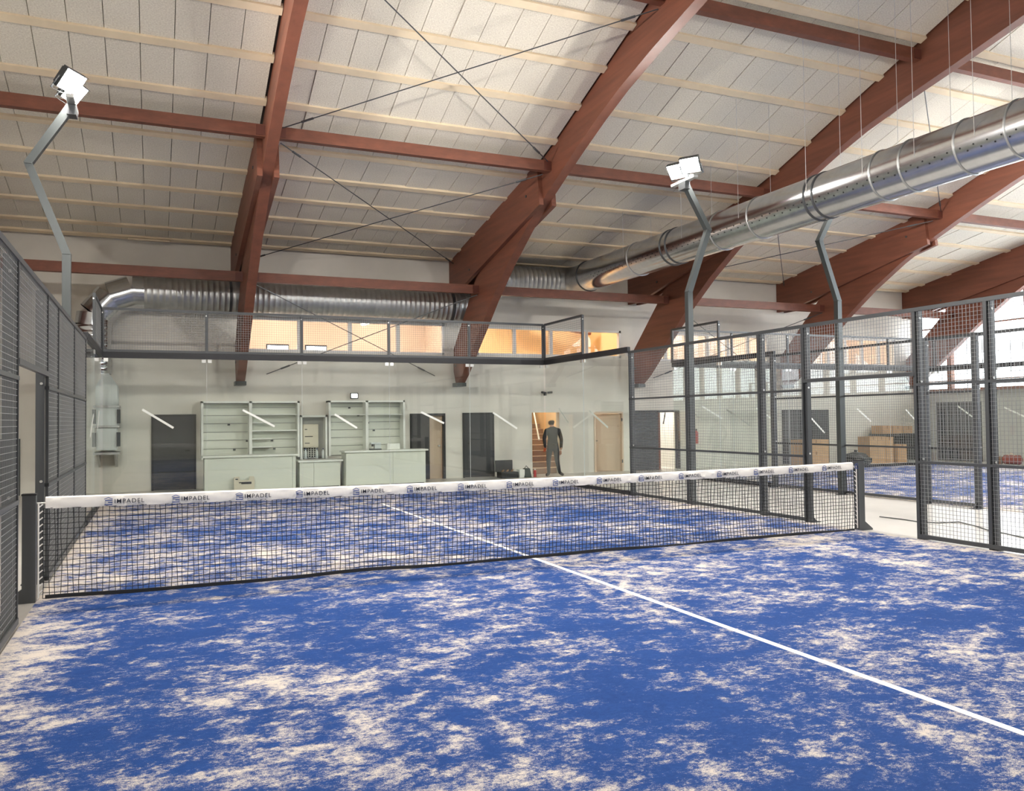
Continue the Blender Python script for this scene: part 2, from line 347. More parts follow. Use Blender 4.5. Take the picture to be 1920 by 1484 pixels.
def post(x, y, z0, z1, label, group, w=.075, d=.10, name='fence_post', plate=True, sx=1):
    t = thing(name, label, 'post', (x, y, z0), group); k = (w, d, round(z1-z0, 3))
    if k not in POSTM: POSTM[k] = MB().box(-w/2, w/2, -d/2, d/2, 0, z1-z0).mesh('tube', 'steel')
    part('tube', POSTM[k], t)
    if plate:
        if 'pl' not in POSTM: POSTM['pl'] = MB().box(0, .16, -.07, .07, 0, .012).add([(.03, -.006, .012), (.14, -.006, .012), (.03, -.006, .12), (.03, .006, .012), (.14, .006, .012), (.03, .006, .12)], [(0, 1, 2), (5, 4, 3), (0, 3, 4, 1), (1, 4, 5, 2), (2, 5, 3, 0)]).mesh('base_plate', 'steel')
        part('base_plate', POSTM['pl'], t, rot=(0, 0, 0 if sx > 0 else math.pi))
    if 'b' not in POSTM: POSTM['b'] = MB().tube([(0, 0, 0), (0, -.012, 0)], .014, 8).mesh('bolt', 'bolt')
    for z in ((1.04, 2.04, z1-z0-.14) if z1-z0 > 2 else (z1-z0-.1,)):
        part('bolt', POSTM['b'], t, (-sx*w*.2, -d/2, z))
    return t
def glass_panel(p, L, rot, label, group, strip, H=3.0, topbar=True, seam=True):
    t = thing('glass_panel', label, 'glass panel', (p[0], p[1], 0), group, rot)
    k = ('glass', L)
    if k not in RM: RM[k] = MB().box(.006, L-.006, -.006, .006, .07, H-.02).mesh('pane', 'glass')
    part('pane', RM[k], t)
    part('bottom_rail', rail_mesh(L, .09, .07, 'steel_black'), t, (0, 0, .045))
    if topbar: part('top_rail', rail_mesh(L, .12, .07, 'steel_black'), t, (0, 0, H+.03))
    if strip:
        a, b = strip; m = MB().bar((a[0], -.011, a[1]), (b[0], -.011, b[1]), .004, .045, up=(0, 0, 1)); part('warning_strip', m.mesh('warning_strip', 'white'), t)
    if 'clamp' not in RM: RM['clamp'] = MB().box(-.04, .04, -.016, .016, -.035, .035).mesh('clamp', 'bolt')
    for x, z in ((.06, H-.07), (L-.06, H-.07)):
        part('clamp', RM['clamp'], t, (x, 0, z))
    if seam:
        if 'seam' not in RM: RM['seam'] = MB().box(-.002, .002, -.007, .007, .07, H-.03).mesh('seam', 'ahu')
        part('seam', RM['seam'], t, (L, 0, 0))
    return t

def light_pole(x, y, s, label):
    t = thing('light_pole', label, 'light pole', (x, y, 0), 'floodlight poles')
    MB().tube([(x, y, .015), (x, y, 3.95), (x+s*.46, y, 5.15), (x-s*.05, y, 6.0)], .076, 4, ph=math.pi/4).build('pole', 'steel_light', t)
    for q in ((x, 3.95), (x+s*.46, 5.15)): box(q[0]-.045, q[0]+.045, y-.066, y+.066, q[1]-.012, q[1]+.012).build('weld_plate', 'steel_light', t)
    box(x-.1, x+.1, y-.08, y+.08, 0, .015).build('base_plate', 'steel', t)
    hx = x-s*.06
    box(hx-.05, hx+.05, y-.36, y+.36, 6.0, 6.05).build('crossbar', 'bolt', t)
    box(hx-.06, hx+.06, y-.1, y+.1, 5.86, 6.0).build('mount_plate', 'steel', t)
    for dy in (-.2, .2):
        n = (Vector((x-s*9.0, -y*.35+dy*5, -2.6)) - Vector((hx, y, 6.25))).normalized()
        side = n.cross(Vector((0, 0, 1))).normalized(); up = side.cross(n)
        M = Matrix(((side.x, n.x, up.x, hx), (side.y, n.y, up.y, y+dy), (side.z, n.z, up.z, 6.28), (0, 0, 0, 1)))
        h = MB().box(-.18, .18, -.05, .03, -.15, .15)
        for q in range(7): h.box(-.16+q*.051, -.15+q*.051, -.09, -.05, -.12, .12)
        h = h.xf(M).build('floodlight', 'steel', t)
        MB().box(-.16, .16, .031, .036, -.13, .13).xf(M).build('lens', 'lens', h)
        MB().box(-.18, .18, .02, .055, .145, .15).xf(M).build('added_visor', 'steel', h)  # plate added above the lens to cut light spilling up to the ceiling
        yk = MB(); yk.bar((-.195, 0, 0), (-.195, -.02, -.2), .006, .03, up=(1, 0, 0)); yk.bar((.195, 0, 0), (.195, -.02, -.2), .006, .03, up=(1, 0, 0)); yk.bar((-.195, -.02, -.2), (.195, -.02, -.2), .03, .006)
        yk.xf(M).build('yoke', 'steel', h)

def court(cx, nm, first):
    tl = thing('turf_court', 'blue sand-dressed artificial turf of the %s padel court' % nm, 'turf', (cx, 0, 0), 'padel court turfs')
    tm = MB().box(-5, 5, -10, 10, .001, .012).mesh('turf', 'turf'); part('turf', tm, tl)
    ln = lambda x0, x1, y0, y1: part('court_line', MB().box(x0, x1, y0, y1, .0121, .0135).mesh('court_line', 'linepaint'), tl)
    ln(-.028, .028, -7.0, 7.0); ln(-5, 5, 6.925, 6.975); ln(-5, 5, -6.975, -6.925)
    G = nm + ' court '
    for sgn, sn in ((-1, 'left'), (1, 'right')):
        x = cx+sgn*5.03; rot = math.pi/2
        if not first and sgn > 0: segs = [(1, 2), (2, 4), (4, 6)]
        else: segs = [(-6, -4), (-4, -2), (-2, -1), (1, 2), (2, 4), (4, 6)]
        cnt = {1: 0, -1: 0}
        for a, b in sorted(segs, key=lambda q: abs(q[0]+q[1])):
            hf = 1 if a > 0 else -1; lab = 'dark welded-wire fence panel, %s court %s side, %s %s the net' % (nm, sn, ORD[cnt[hf]], 'beyond' if hf > 0 else 'before'); cnt[hf] += 1
            mesh_panel((x, a, 0), b-a, .02, 3.0, rot, lab, [.05, 1.0, 2.0, 2.975], G+'side mesh')
        if first or sgn < 0:
            mesh_panel((x, -1, 0), 2, 2.12, 3.0, rot, 'wire lintel panel over the %s entrance gap of the %s court' % (sn, nm), [2.14, 2.975], G+'side mesh')
        ps = sorted({q for s_ in segs for q in s_ if abs(q) != 4}, key=abs); cnt = {1: 0, -1: 0}
        for y in ps:
            hf = 1 if y > 0 else -1
            post(x+sgn*.06, y, 0, 3.0, 'dark steel fence post, %s court %s side, %s %s the net' % (nm, sn, ORD[cnt[hf]], 'beyond' if hf > 0 else 'before'), G+'posts', sx=sgn); cnt[hf] += 1
        for y in (4, -4):
            if not (not first and sgn > 0 and y < 0):
                light_pole(x+sgn*.09, y, sgn, 'cranked grey floodlight pole with two lamps, %s court %s side, %s the net' % (nm, sn, 'beyond' if y > 0 else 'before'))
        # side glass, two panes at the far end
        st = {(-1, 6): ((.75, 1.82), (1.25, 1.45)), (-1, 8): ((.7, 1.85), (1.2, 1.5))}
        for y0 in (6, 8):
            # rotated by 90 degrees the panel runs along +y and its -y local side faces +x
            sp = ((1.75, 1.78), (.92, 1.405)) if y0 == 6 else ((1.29, 1.86), (.79, 1.51))
            glass_panel((x, y0, 0), 2, rot, 'clear glass side panel with white strip, %s court %s side, %s' % (nm, sn, 'in the far corner' if y0 == 8 else 'next to the mesh'), G+'glass', sp, topbar=True, seam=(y0 == 6))
        mesh_panel((x, 8, 0), 2, 3.09, 4.0, rot, 'raised corner mesh panel above side glass, %s court %s side' % (nm, sn), [3.12, 3.985], G+'top mesh')
        post(x, 8.0, 3.09, 4.0, 'short steel post ending the raised corner mesh, %s court %s side' % (nm, sn), G+'top posts', .05, .05, plate=False, name='mesh_post')
    strips = [((.74, 1.907), (1.34, 1.511)), ((.73, 1.883), (1.40, 1.514)), ((.72, 1.772), (1.23, 1.45)), ((.76, 1.805), (1.33, 1.532)), ((.6, 1.777), (1.24, 1.375))] if first else [((.93, 1.90), (1.6, 1.557)), ((.8, 1.85), (1.4, 1.5)), ((.6, 1.728), (1.32, 1.089)), ((.63, 1.794), (1.2, 1.398)), ((.66, 1.764), (1.04, 1.442))]
    for i in range(5):
        x0 = cx-5+2*i
        glass_panel((x0, 10.03, 0), 2, 0, 'clear glass back wall panel with white strip, %s court, %s from its left' % (nm, ORD[i]), G+'glass', strips[i], seam=i < 4)
        mesh_panel((x0, 10.03, 0), 2, 3.09, 4.0, 0, 'raised back mesh panel over the glass, %s court, %s from its left' % (nm, ORD[i]), [3.12, 3.985], G+'top mesh')
    for i in range(6):
        post(cx-5+2*i, 10.05, 3.09, 4.0, 'short steel post of the raised back mesh, %s court, %s from its left' % (nm, ORD[i]), G+'top posts', .06, .05, plate=False, name='mesh_post')
court(0, 'near', True)
court(13.9, 'far right', False)

# ------------------------------------------------------------------ net of the near court
def ztop(x): return .955 - .03*(1-(x/5)**2)
NET = thing('padel_net', 'black padel net with white printed top band across the near court', 'net', (0, 0, 0))
nm = MB(); n = 200; zs = []
for i in range(n+1):
    x = -4.95+9.9*i/n; pts = []
    for j in range(7):
        z = .03+(ztop(x)-.10-.03)*j/6; bow = .05*math.sin(math.pi*j/6)*.5
        pts.append((x+.006*math.sin(i*1.7+j*1.3), -.02+bow*math.sin(i*.05), z))
    for a, b in zip(pts, pts[1:]): nm.bar(a, b, .0055, .0055, cap=False)
for j in range(18):
    pts = []
    for i in range(0, 101):
        x = -4.95+9.9*i/100; t = j/17; z = .03+(ztop(x)-.10-.03)*t
        pts.append((x, -.02+.025*math.sin(math.pi*t)*math.sin(i*.1), z+.004*math.sin(i*2.1+j)))
    for a, b in zip(pts, pts[1:]): nm.bar(a, b, .0055, .0055, cap=False)
nm.build('net_mesh', 'netcord', NET, kind='stuff')
hm = MB()
for i in range(100):
    a, b = -4.93+9.86*i/100, -4.93+9.86*(i+1)/100; f = lambda x: .028+.018*math.sin(x*2.3)*math.sin(x*.9)**2
    hm.bar((a, -.025, f(a)), (b, -.025, f(b)), .012, .035)
hm.build('bottom_hem', 'black', NET)
tp = MB(); K = 260; vs = []
for i in range(K+1):
    x = -4.93+9.86*i/K; zt = ztop(x); d = .006*math.sin(x*23)+.004*math.sin(x*57+1)
    prof = [(-.022-d*.3, -.105), (-.030+d, -.075), (-.031-d, -.04), (-.026+d*.5, -.008), (0, .004), (.022, -.01), (.024, -.06), (.02, -.105)]
    vs += [(x, y, zt+z) for y, z in prof]
tp.add(vs, [(i*8+k, i*8+(k+1) % 8, (i+1)*8+(k+1) % 8, (i+1)*8+k) for i in range(K) for k in range(8)] + [tuple(range(7, -1, -1)), tuple(K*8+k for k in range(8))])
TAPE = tp.build('top_band', 'tape', NET, smooth=True)
def text_mesh(body, size, m, bold=0.0):
    cu = bpy.data.curves.new('lettering', 'FONT'); cu.body = body; cu.size = size; cu.align_x = 'LEFT'; cu.align_y = 'BOTTOM'; cu.offset = bold; cu.space_character = 1.18; cu.extrude = .0006
    o = bpy.data.objects.new('lettering', cu); COL.objects.link(o); dg = bpy.context.evaluated_depsgraph_get(); dg.update()
    me = bpy.data.meshes.new_from_object(o.evaluated_get(dg)); bpy.data.objects.remove(o); bpy.data.curves.remove(cu)
    me.materials.clear(); me.materials.append(MATS[m]); me.name = 'lettering'; return me
TM = text_mesh('IMPADEL', .058, 'print_dark', 0.0002)
gm = MB()   # the angular G mark: roof stroke, outer C stroke and inner hook
H = .034
def stroke(pts, w):
    for a, b in zip(pts, pts[1:]): gm.bar((a[0], 0, a[1]), (b[0], 0, b[1]), .0016, w, up=(0, 0, 1))
stroke([(.004, .058), (.040, .074), (.076, .058)], .006)
stroke([(.074, .047), (.012, .047)], .008); stroke([(.012, .051), (.012, .003)], .011); stroke([(.006, .006), (.074, .006)], .008); stroke([(.070, .002), (.070, .029)], .009); stroke([(.074, .026), (.036, .026)], .008)
GM = gm.mesh('emblem', 'print_blue')
for i in range(17):
    x = -4.45+i*.587
    z = ztop(x+.2)-.092; sl = math.atan((ztop(x+.35)-ztop(x))/.35)
    part('emblem', GM, TAPE, (x, -.0415, z), (0, -sl, 0)); part('lettering', TM, TAPE, (x+.088, -.0405, z+.006+.08*math.tan(sl)), (math.pi/2, -sl, 0))
for s in (-1, 1):
    lace = MB().tube([(s*4.985, -.03, .04), (s*4.985, -.03, .9)], .008, 6)
    for j in range(14): lace.tube([(s*4.985, -.03, .08+j*.06), (s*4.95, -.025, .11+j*.06)], .006, 5)
    lace.build('lacing_rope', 'tape', NET)
for s, nmx in ((-1, 'left'), (1, 'right')):
    x = s*5.06; t = thing('net_post', 'dark steel net post at the %s end of the white-banded net' % nmx, 'net post', (x, 0, 0), 'net posts')
    box(x-.055, x+.055, -.045, .045, 0, .975).build('tube', 'steel', t); box(x-.06, x+.06, -.05, .05, .975, .99).build('cap', 'black', t)
    MB().plate([(x+s*.055, 0), (x+s*.2, 0), (x+s*.2, .02), (x+s*.055, .13)], -.04, .04).build('foot_gusset', 'steel', t)
    MB().tube([(x-s*.06, -.02, .9), (x-s*.13, -.02, .9)], .008, 6).build('hook', 'bolt', t)

# ------------------------------------------------------------------ ventilation ducts
DX, DZ, DR = 7.0, 5.54, .41
D = thing('ventilation_duct', 'large shiny perforated round duct hanging along the right of the near court', 'duct', (DX, 0, DZ-DR))
MB().tube([(DX, 11.2, DZ), (DX, -6.0, DZ)], DR, 48).build('duct_body', 'galv', D, smooth=True)
for y in (11.2, 8.58, 7.14, 6.92, 5.3, 4.12, 2.58, 2.38, 1.11, .54, -.42, -1.2, -2.9, -4.5):
    w = .05 if y in (7.14, 6.92, 2.58, 2.38, 11.2) else .03
    MB().tube([(DX, y-w/2, DZ), (DX, y-w/4, DZ), (DX, y+w/4, DZ), (DX, y+w/2, DZ)], [DR+.002, DR+.018, DR+.018, DR+.002], 48, cap=False).build('flange_ring', 'galv_matte' if w < .04 else 'steel', D, smooth=True)
hl = MB()
for k in range(150):
    y = 10.4-k*.105; th = math.radians(200 + (4.5 if k % 2 else -4.5)); c = Vector((DX+DR*math.cos(th), y, DZ+DR*math.sin(th))); nn = Vector((math.cos(th), 0, math.sin(th)))
    hl.tube([c-nn*.004, c+nn*.003], .013, 8)
hl.build('perforation', 'hole', D, kind='stuff')
for y in (6.27, 4.35, 2.5, 1.24, .24, -.76, 8.72):
    for s in (-1, 1): MB().tube([(DX+s*DR, y, DZ), (DX+s*DR, y, roof(y)-.01)], .0045, 5).build('hanger_wire', 'bolt', D)
V = thing('wall_duct', 'ribbed galvanised round duct running along the back wall above the windows', 'duct', (0, 12.2, 4.27))
def ribbed(p, q, r, pitch, amp):
    p, q = Vector(p), Vector(q); L = (q-p).length; n = int(L/pitch); pts = []; rs = []
    for i in range(n):
        for f, dr in ((0, 0), (.3, 0), (.45, amp), (.55, amp), (.7, 0)):
            pts.append(p+(q-p)*((i+f)/n)); rs.append(r+dr)
    pts.append(q); rs.append(r); return pts, rs
a = .40; vy = 12.28
pts, rs = ribbed((-4.25, vy, 4.67), (3.95, vy, 4.67), a, .13, .012); MB().tube(pts, rs, 28, cap=False).build('ribbed_run', 'galv_matte', V, smooth=True)
MB().tube([(-4.2, vy, 4.67), (-4.5, vy, 4.67)], a-.01, 28, cap=False).build('elbow_segment', 'galv', V, smooth=True)
MB().tube([(-4.5, vy, 4.67), (-4.95, vy, 4.50)], a-.012, 28, cap=False).build('elbow_segment', 'galv', V, smooth=True)
MB().tube([(-4.93, vy, 4.52), (-5.28, vy, 4.10)], [a-.012, a-.02], 28, cap=False).build('elbow_segment', 'galv', V, smooth=True)
MB().tube([(-5.28, vy, 4.12), (-5.32, vy, 3.85)], a-.02, 28, cap=False).build('elbow_segment', 'galv', V, smooth=True)
pts, rs = ribbed((-5.32, vy, 3.87), (-5.32, vy, 2.75), a-.02, .12, .012); MB().tube(pts, rs, 28, cap=False).build('riser', 'galv', V, smooth=True)
pts, rs = ribbed((3.93, vy, 4.67), (4.75, vy, 5.5), a, .13, .012); MB().tube(pts, rs, 28, cap=False).build('rising_segment', 'galv', V, smooth=True)
pts, rs = ribbed((4.72, vy, 5.48), (6.5, vy, 5.54), a, .13, .012); MB().tube(pts, rs, 28, cap=False).build('upper_run', 'galv_matte', V, smooth=True)
MB().tube([(6.45, vy, 5.54), (6.75, vy-.05, 5.54), (6.93, vy-.22, 5.54), (7.0, vy-.5, 5.54), (7.0, 11.2, 5.54)], a-.005, 28, cap=False).build('bend', 'galv_matte', V, smooth=True)
for x in (-2.35, 3.3): MB().tube([(x-.03, vy, 4.67), (x+.03, vy, 4.67)], a+.02, 28, cap=False).build('strap', 'steel', V, smooth=True)
A = thing('air_handling_unit', 'pale grey sheet-metal air unit on brackets in the back left corner', 'air unit', (-5.35, 12.4, .9))
box(-5.95, -4.80, 11.95, 12.78, 1.55, 2.46).build('upper_casing', 'ahu', A); box(-5.93, -4.82, 11.97, 12.78, 1.02, 1.52).build('lower_casing', 'ahu', A)
MB().add([(-5.95, 11.95, 2.46), (-4.8, 11.95, 2.46), (-4.8, 12.78, 2.46), (-5.95, 12.78, 2.46), (-5.68, 11.98, 2.76), (-4.98, 11.98, 2.76), (-4.98, 12.6, 2.76), (-5.68, 12.6, 2.76)], [(0, 3, 2, 1), (4, 5, 6, 7), (0, 1, 5, 4), (1, 2, 6, 5), (2, 3, 7, 6), (3, 0, 4, 7)]).build('transition_hood', 'ahu', A)
for z in (.92, 1.53, 1.98): box(-5.99, -4.76, 11.92, 12.78, z, z+.05).build('flange', 'galv_matte', A)
for z in (1.1, 1.62): box(-4.81, -4.74, 11.92, 12.1, z, z+.32).build('latch', 'steel', A)
for x in (-5.9, -4.85): MB().prism([(12.79, .6), (12.79, .92), (11.95, .92)], x-.025, x+.025).build('bracket', 'galv_matte', A)

# ------------------------------------------------------------------ back wall: doors, windows, rooms behind
def slabroom(name, x0, x1, y0, y1, z0, z1, m, label, t=.06):
    r = MB(); r.box(x0-t, x0, y0, y1, z0, z1); r.box(x1, x1+t, y0, y1, z0, z1); r.box(x0-t, x1+t, y1, y1+t, z0, z1); r.box(x0-t, x1+t, y0, y1+t, z1, z1+t); r.box(x0-t, x1+t, y0, y1+t, z0-t, z0)
    return struct(name, r, m, label, cat='room')
Y0 = YB+.22
slabroom('wall_corridor_pink', -2.6, 3.62, Y0, 15.6, 3.02, 5.2, 'pinkwall', 'pale pink walls of the upstairs room behind the first high windows')
slabroom('wall_corridor_warm', 3.74, 9.30, Y0, 15.6, 3.02, 5.2, 'warmwall', 'warm yellow walls of the upstairs room behind the middle high windows')
slabroom('wall_corridor_light', 9.42, 20.9, Y0, 15.6, 3.02, 5.2, 'pinkwall', 'pale walls of the upstairs room behind the right high windows')
slabroom('wall_room_beige', 2.0, 3.9, Y0, 14.2, 0, 2.6, 'beige', 'beige room behind the half open dark door')
slabroom('wall_stairwell', 5.7, 7.3, Y0, 16.4, 0, 2.85, 'warmwall', 'warm lit stairwell behind the open doorway')
slabroom('wall_room_cream', 7.6, 9.2, Y0, 14.4, 0, 2.6, 'beige', 'cream room behind the ajar beige door')
slabroom('wall_room_white', 9.9, 11.4, Y0, 15.2, 0, 2.6, 'greyroom', 'bright white room behind the right doorway')
def lamp(x, y, z, label, w=.5, d=.3, m='lamp_soft'):
    t = thing('ceiling_lamp', label, 'lamp', (x, y, z-.05), 'lamps in the back rooms'); box(x-w/2-.02, x+w/2+.02, y-d/2-.02, y+d/2+.02, z-.04, z).build('housing', 'white', t); box(x-w/2, x+w/2, y-d/2, y+d/2, z-.05, z-.041).build('diffuser', m, t)
lamp(-.9, 14.2, 5.19, 'white ceiling lamp upstairs behind the left part of the first high windows', .9); lamp(2.0, 14.2, 5.19, 'white ceiling lamp upstairs behind the right part of the first high windows', .9)
lamp(5.0, 14.2, 5.19, 'white ceiling lamp in the warm yellow upstairs room, left one', .9); lamp(7.8, 14.2, 5.19, 'white ceiling lamp in the warm yellow upstairs room, right one', .9)
for i, x in enumerate((11, 13.6, 16.4, 19)): lamp(x, 14.2, 5.19, 'white ceiling lamp upstairs behind the right high windows, %s along' % ORD[i], 1.1)
lamp(2.9, 13.7, 2.59, 'white ceiling lamp in the beige room', .4); lamp(6.4, 14.0, 2.84, 'white ceiling lamp in the stairwell', .4); lamp(8.4, 13.8, 2.59, 'white ceiling lamp in the cream room', .4); lamp(10.6, 14.0, 2.59, 'white ceiling lamp in the bright white room', .8)
for x, nmx in ((-1.05, 'left'), (-.05, 'right')):
    t = thing('wall_lamp', 'glowing white linear lamp with dark frame behind the first high windows, %s one' % nmx, 'lamp', (x, 13.6, 3.48), 'linear lamps upstairs')
    box(x-.29, x+.29, 13.60, 13.66, 3.50, 3.66).build('housing', 'black', t); box(x-.26, x+.26, 13.58, 13.60, 3.50, 3.62).build('diffuser', 'lamp_panel', t)
    box(x-.02, x+.02, 13.61, 13.65, 3.02, 3.5).build('stem', 'steel', t)
MB().bar((6.0, 15.2, 4.9), (8.9, 14.6, 4.4), .2, .22).build('timber_beam', 'wood', label='brown sloping timber beam inside the warm yellow upstairs room', cat='beam')
NP = [4, 4, 6, 6]
for i, (x0, x1, z0, z1) in enumerate(WINS):
    fr = MB().box(x0, x1, YB-.02, YB+.1, z0, z0+.06).box(x0, x1, YB-.02, YB+.1, z1-.06, z1).box(x0, x0+.06, YB-.02, YB+.1, z0, z1).box(x1-.06, x1, YB-.02, YB+.1, z0, z1)
    w = struct('window_%d' % (i+1), fr, 'window_frame', 'long white framed high window in the back wall, %s from the left' % ORD[i])
    n = NP[i]; dx = (x1-x0)/n
    for k in range(n):
        a, b = x0+k*dx, x0+(k+1)*dx
        box(a+.03, b-.03, YB+.035, YB+.043, z0+.05, z1-.05).build('pane', 'window_glass', w)
        if k: box(a-.05, a+.05, YB-.01, YB+.09, z0+.05, z1-.05).build('mullion', 'window_frame', w)
    if i == 2:   # items standing inside behind the glass
        pass
def door(n, x0, x1, z1, label, leafm='doordark', frame='doorframe', handle=None):
    f = MB().box(x0-.05, x0, YB-.03, YB+.02, 0, z1+.05).box(x1, x1+.05, YB-.03, YB+.02, 0, z1+.05).box(x0, x1, YB-.03, YB+.02, z1, z1+.05)
    d = struct('door_%d' % n, f, frame, label)
    box(x0, x1, YB-.022, YB-.002, .01, z1).build('leaf', leafm, d)
    hx = x1-.1 if handle != 'l' else x0+.1
    MB().tube([(hx, YB-.03, .95), (hx, YB-.07, .95), (hx-(.1 if handle != 'l' else -.1), YB-.07, .95)], .011, 6).build('handle', 'black', d); return d
door(1, -4.05, -3.15, 1.77, 'closed dark grey flush door left of the white shelves'); door(3, 3.86, 4.70, 1.75, 'closed dark grey flush door right of the half open one', handle='l')
d = struct('door_2', MB().box(2.30, 2.36, YB-.04, YB+.1, 0, 1.79).box(3.24, 3.30, YB-.04, YB+.1, 0, 1.79).box(2.36, 3.24, YB-.04, YB+.1, 1.73, 1.79), 'doorframe', 'dark framed doorway with one dark leaf open onto a beige panel')
box(2.32, 2.83, YB-.08, YB-.045, .01, 1.75).build('leaf', 'doorframe', d); box(2.84, 3.24, YB+.12, YB+.16, .01, 1.73).build('inner_leaf', 'beige', d); MB().tube([(3.15, YB+.12, .9), (3.15, YB+.06, .9)], .025, 8).build('knob', 'bolt', d)
d = struct('door_4', MB().box(7.97, 8.02, YB-.02, YB+.1, 0, 1.78).box(8.92, 8.97, YB-.02, YB+.1, 0, 1.78).box(8.02, 8.92, YB-.02, YB+.1, 1.74, 1.8), 'beige', 'beige door standing ajar beside the stairs doorway')
M = Matrix.Translation((8.90, YB+.08, 0)) @ Matrix.Rotation(math.radians(-22), 4, 'Z')
lf = MB().box(-.86, 0, 0, .04, .01, 1.73).xf(M).build('leaf', 'beige', d); MB().tube([(-.8, -.01, .92), (-.8, -.05, .92), (-.68, -.05, .92)], .012, 6).xf(M).build('handle', 'steel', lf)
for z in (.25, 1.5): box(8.90, 8.935, YB-.035, YB-.02, z, z+.1).build('hinge', 'steel', d)
d = struct('door_5', MB().box(10.14, 10.22, YB-.05, YB+.15, 0, 1.80).box(10.95, 11.0, YB-.05, YB+.15, 0, 1.80).box(9.28, 11.0, YB-.05, YB, 1.76, 1.82), 'doorframe', 'dark slatted sliding door open onto the bright white room')
for i in range(17): box(9.32, 10.16, YB-.1, YB-.06, .02+i*.102, .115+i*.102).build('slat', 'louvre', d)
box(10.16, 10.24, YB-.1, YB-.04, 0, 1.76).build('edge_board', 'wood', d)
MB().tube([(10.7, YB+.3, 1.75), (10.62, YB+.3, 1.4)], .02, 6).build('closer_arm', 'steel', d)
t = struct('door_7', MB().box(15.1, 17.1, YB-.03, YB, 0, 1.8), 'doorframe', 'wide dark grey double door behind the stacked cardboard boxes')
for a, b in ((15.14, 16.08), (16.10, 17.06)): box(a, b, YB-.05, YB-.03, .01, 1.76).build('leaf', 'doordark', t)
g = thing('louvre_grille', 'dark louvred grille low on the back wall seen through the left gap', 'grille', (-7.4, YB-.05, 0))
box(-8.0, -6.81, YB-.04, YB, .02, 1.3).build('frame', 'steel_light', g)
for i in range(20): box(-7.95, -6.86, YB-.07, YB-.04, .06+i*.06, .10+i*.06).build('slat', 'black', g)
st = thing('staircase', 'brown wooden stairs climbing away inside the open doorway', 'stairs', (6.3, 13.1, 0))
for i in range(9):
    box(5.72, 7.28, Y0+.02+i*.26, Y0+.3+i*.26, i*.16, (i+1)*.16).build('step', 'stairs', st); box(5.72, 7.28, Y0+i*.26, Y0+.3+i*.26, (i+1)*.16, (i+1)*.16+.012).build('nosing', 'beige', st)
MB().tube([(6.2+.05, 13.0, 1.0), (7.1, 15.4, 2.4)], .025, 8).build('handrail', 'white', st)

# ------------------------------------------------------------------ shelves, counters and small things by the back wall
def shelf_unit(x0, x1, z0, z1, label, shelves, xm, slats):
    t = thing('shelf_unit', label, 'shelves', ((x0+x1)/2, 12.6, z0), 'white shelf units'); yf = 12.42
    for nmx, a in (('side_panel', (x0, x0+.05)), ('side_panel', (x1-.05, x1)), ('divider', (xm-.035, xm+.035))): box(a[0], a[1], yf, YB-.005, z0, z1).build(nmx, 'white', t)
    box(x0, x1, yf, YB-.005, z1-.045, z1).build('top_panel', 'white', t); box(x0+.05, x1-.05, YB-.02, YB-.006, z0, z1-.05).build('back_panel', 'wallgrey', t)
    zt = [z1-.06]+slats+[z0]
    for a, b in ((x0+.05, xm-.035), (xm+.035, x1-.05)):
        for u, v in zip(zt, zt[1:]): box(a, b, YB-.045, YB-.021, v+.012, u-.006).build('back_slat', 'white_slat', t)
    for (a, b, z) in shelves: box(a, b, yf+.05, YB-.046, z-.02, z+.01).build('shelf', 'white', t)
    for k in range(5):
        x = x0+.2+(x1-x0-.4)*random.random(); z = random.choice(slats); box(x-.03, x+.03, YB-.06, YB-.046, z-.045, z-.005).build('price_clip', 'steel_light', t)
shelf_unit(-3.0, -.68, .72, 2.13, 'large white slatted shelf unit left of the electric cabinet', [(-1.82, -.74, 1.80), (-1.82, -1.4, 1.6), (-1.82, -.74, 1.40), (-1.82, -1.35, 1.2), (-1.82, -1.35, 1.0)], -1.86, [1.97, 1.78, 1.58, 1.37, 1.17, .96])
shelf_unit(.05, 2.06, .72, 2.14, 'white slatted shelf unit right of the electric cabinet under the wall lamp', [(.1, 1.0, 1.78), (1.07, 2.0, 1.78)], 1.04, [1.98, 1.78, 1.58, 1.38, 1.18, .97])
t = thing('cabinet_niche', 'narrow white framed niche between the two shelf units', 'niche', (-.3, 12.6, .66))
for a in ((-.66, -.61), (-.03, .02)): box(a[0], a[1], 12.45, YB-.005, .66, 1.77).build('side_panel', 'white', t)
box(-.66, .02, 12.45, YB-.005, 1.72, 1.77).build('top_panel', 'white', t); box(-.61, -.03, YB-.03, YB-.006, .66, 1.72).build('back_panel', 'wallgrey', t)
pp = box(-.60, -.2, YB-.045, YB-.031, .68, .95).build('patterned_plate', 'white', t)
for i in range(6):
    for j in range(5): box(-.59+i*.064, -.55+i*.064, YB-.05, YB-.045, .69+j*.05+(i % 2)*.012, .725+j*.05+(i % 2)*.012).build('pattern_tile', 'black', pp)
t = thing('electric_cabinet', 'beige electric meter cabinet hanging in the white niche', 'cabinet', (-.38, 12.65, .95))
box(-.58, -.19, 12.58, YB-.032, .95, 1.54).build('casing', 'meter', t); box(-.565, -.205, 12.565, 12.58, .97, 1.52).build('door', 'meter', t)
for z, w_ in ((1.40, .06), (1.22, .2), (1.05, .12)): box(-.53, -.53+w_, 12.56, 12.565, z, z+.02).build('label_strip', 'black', t)
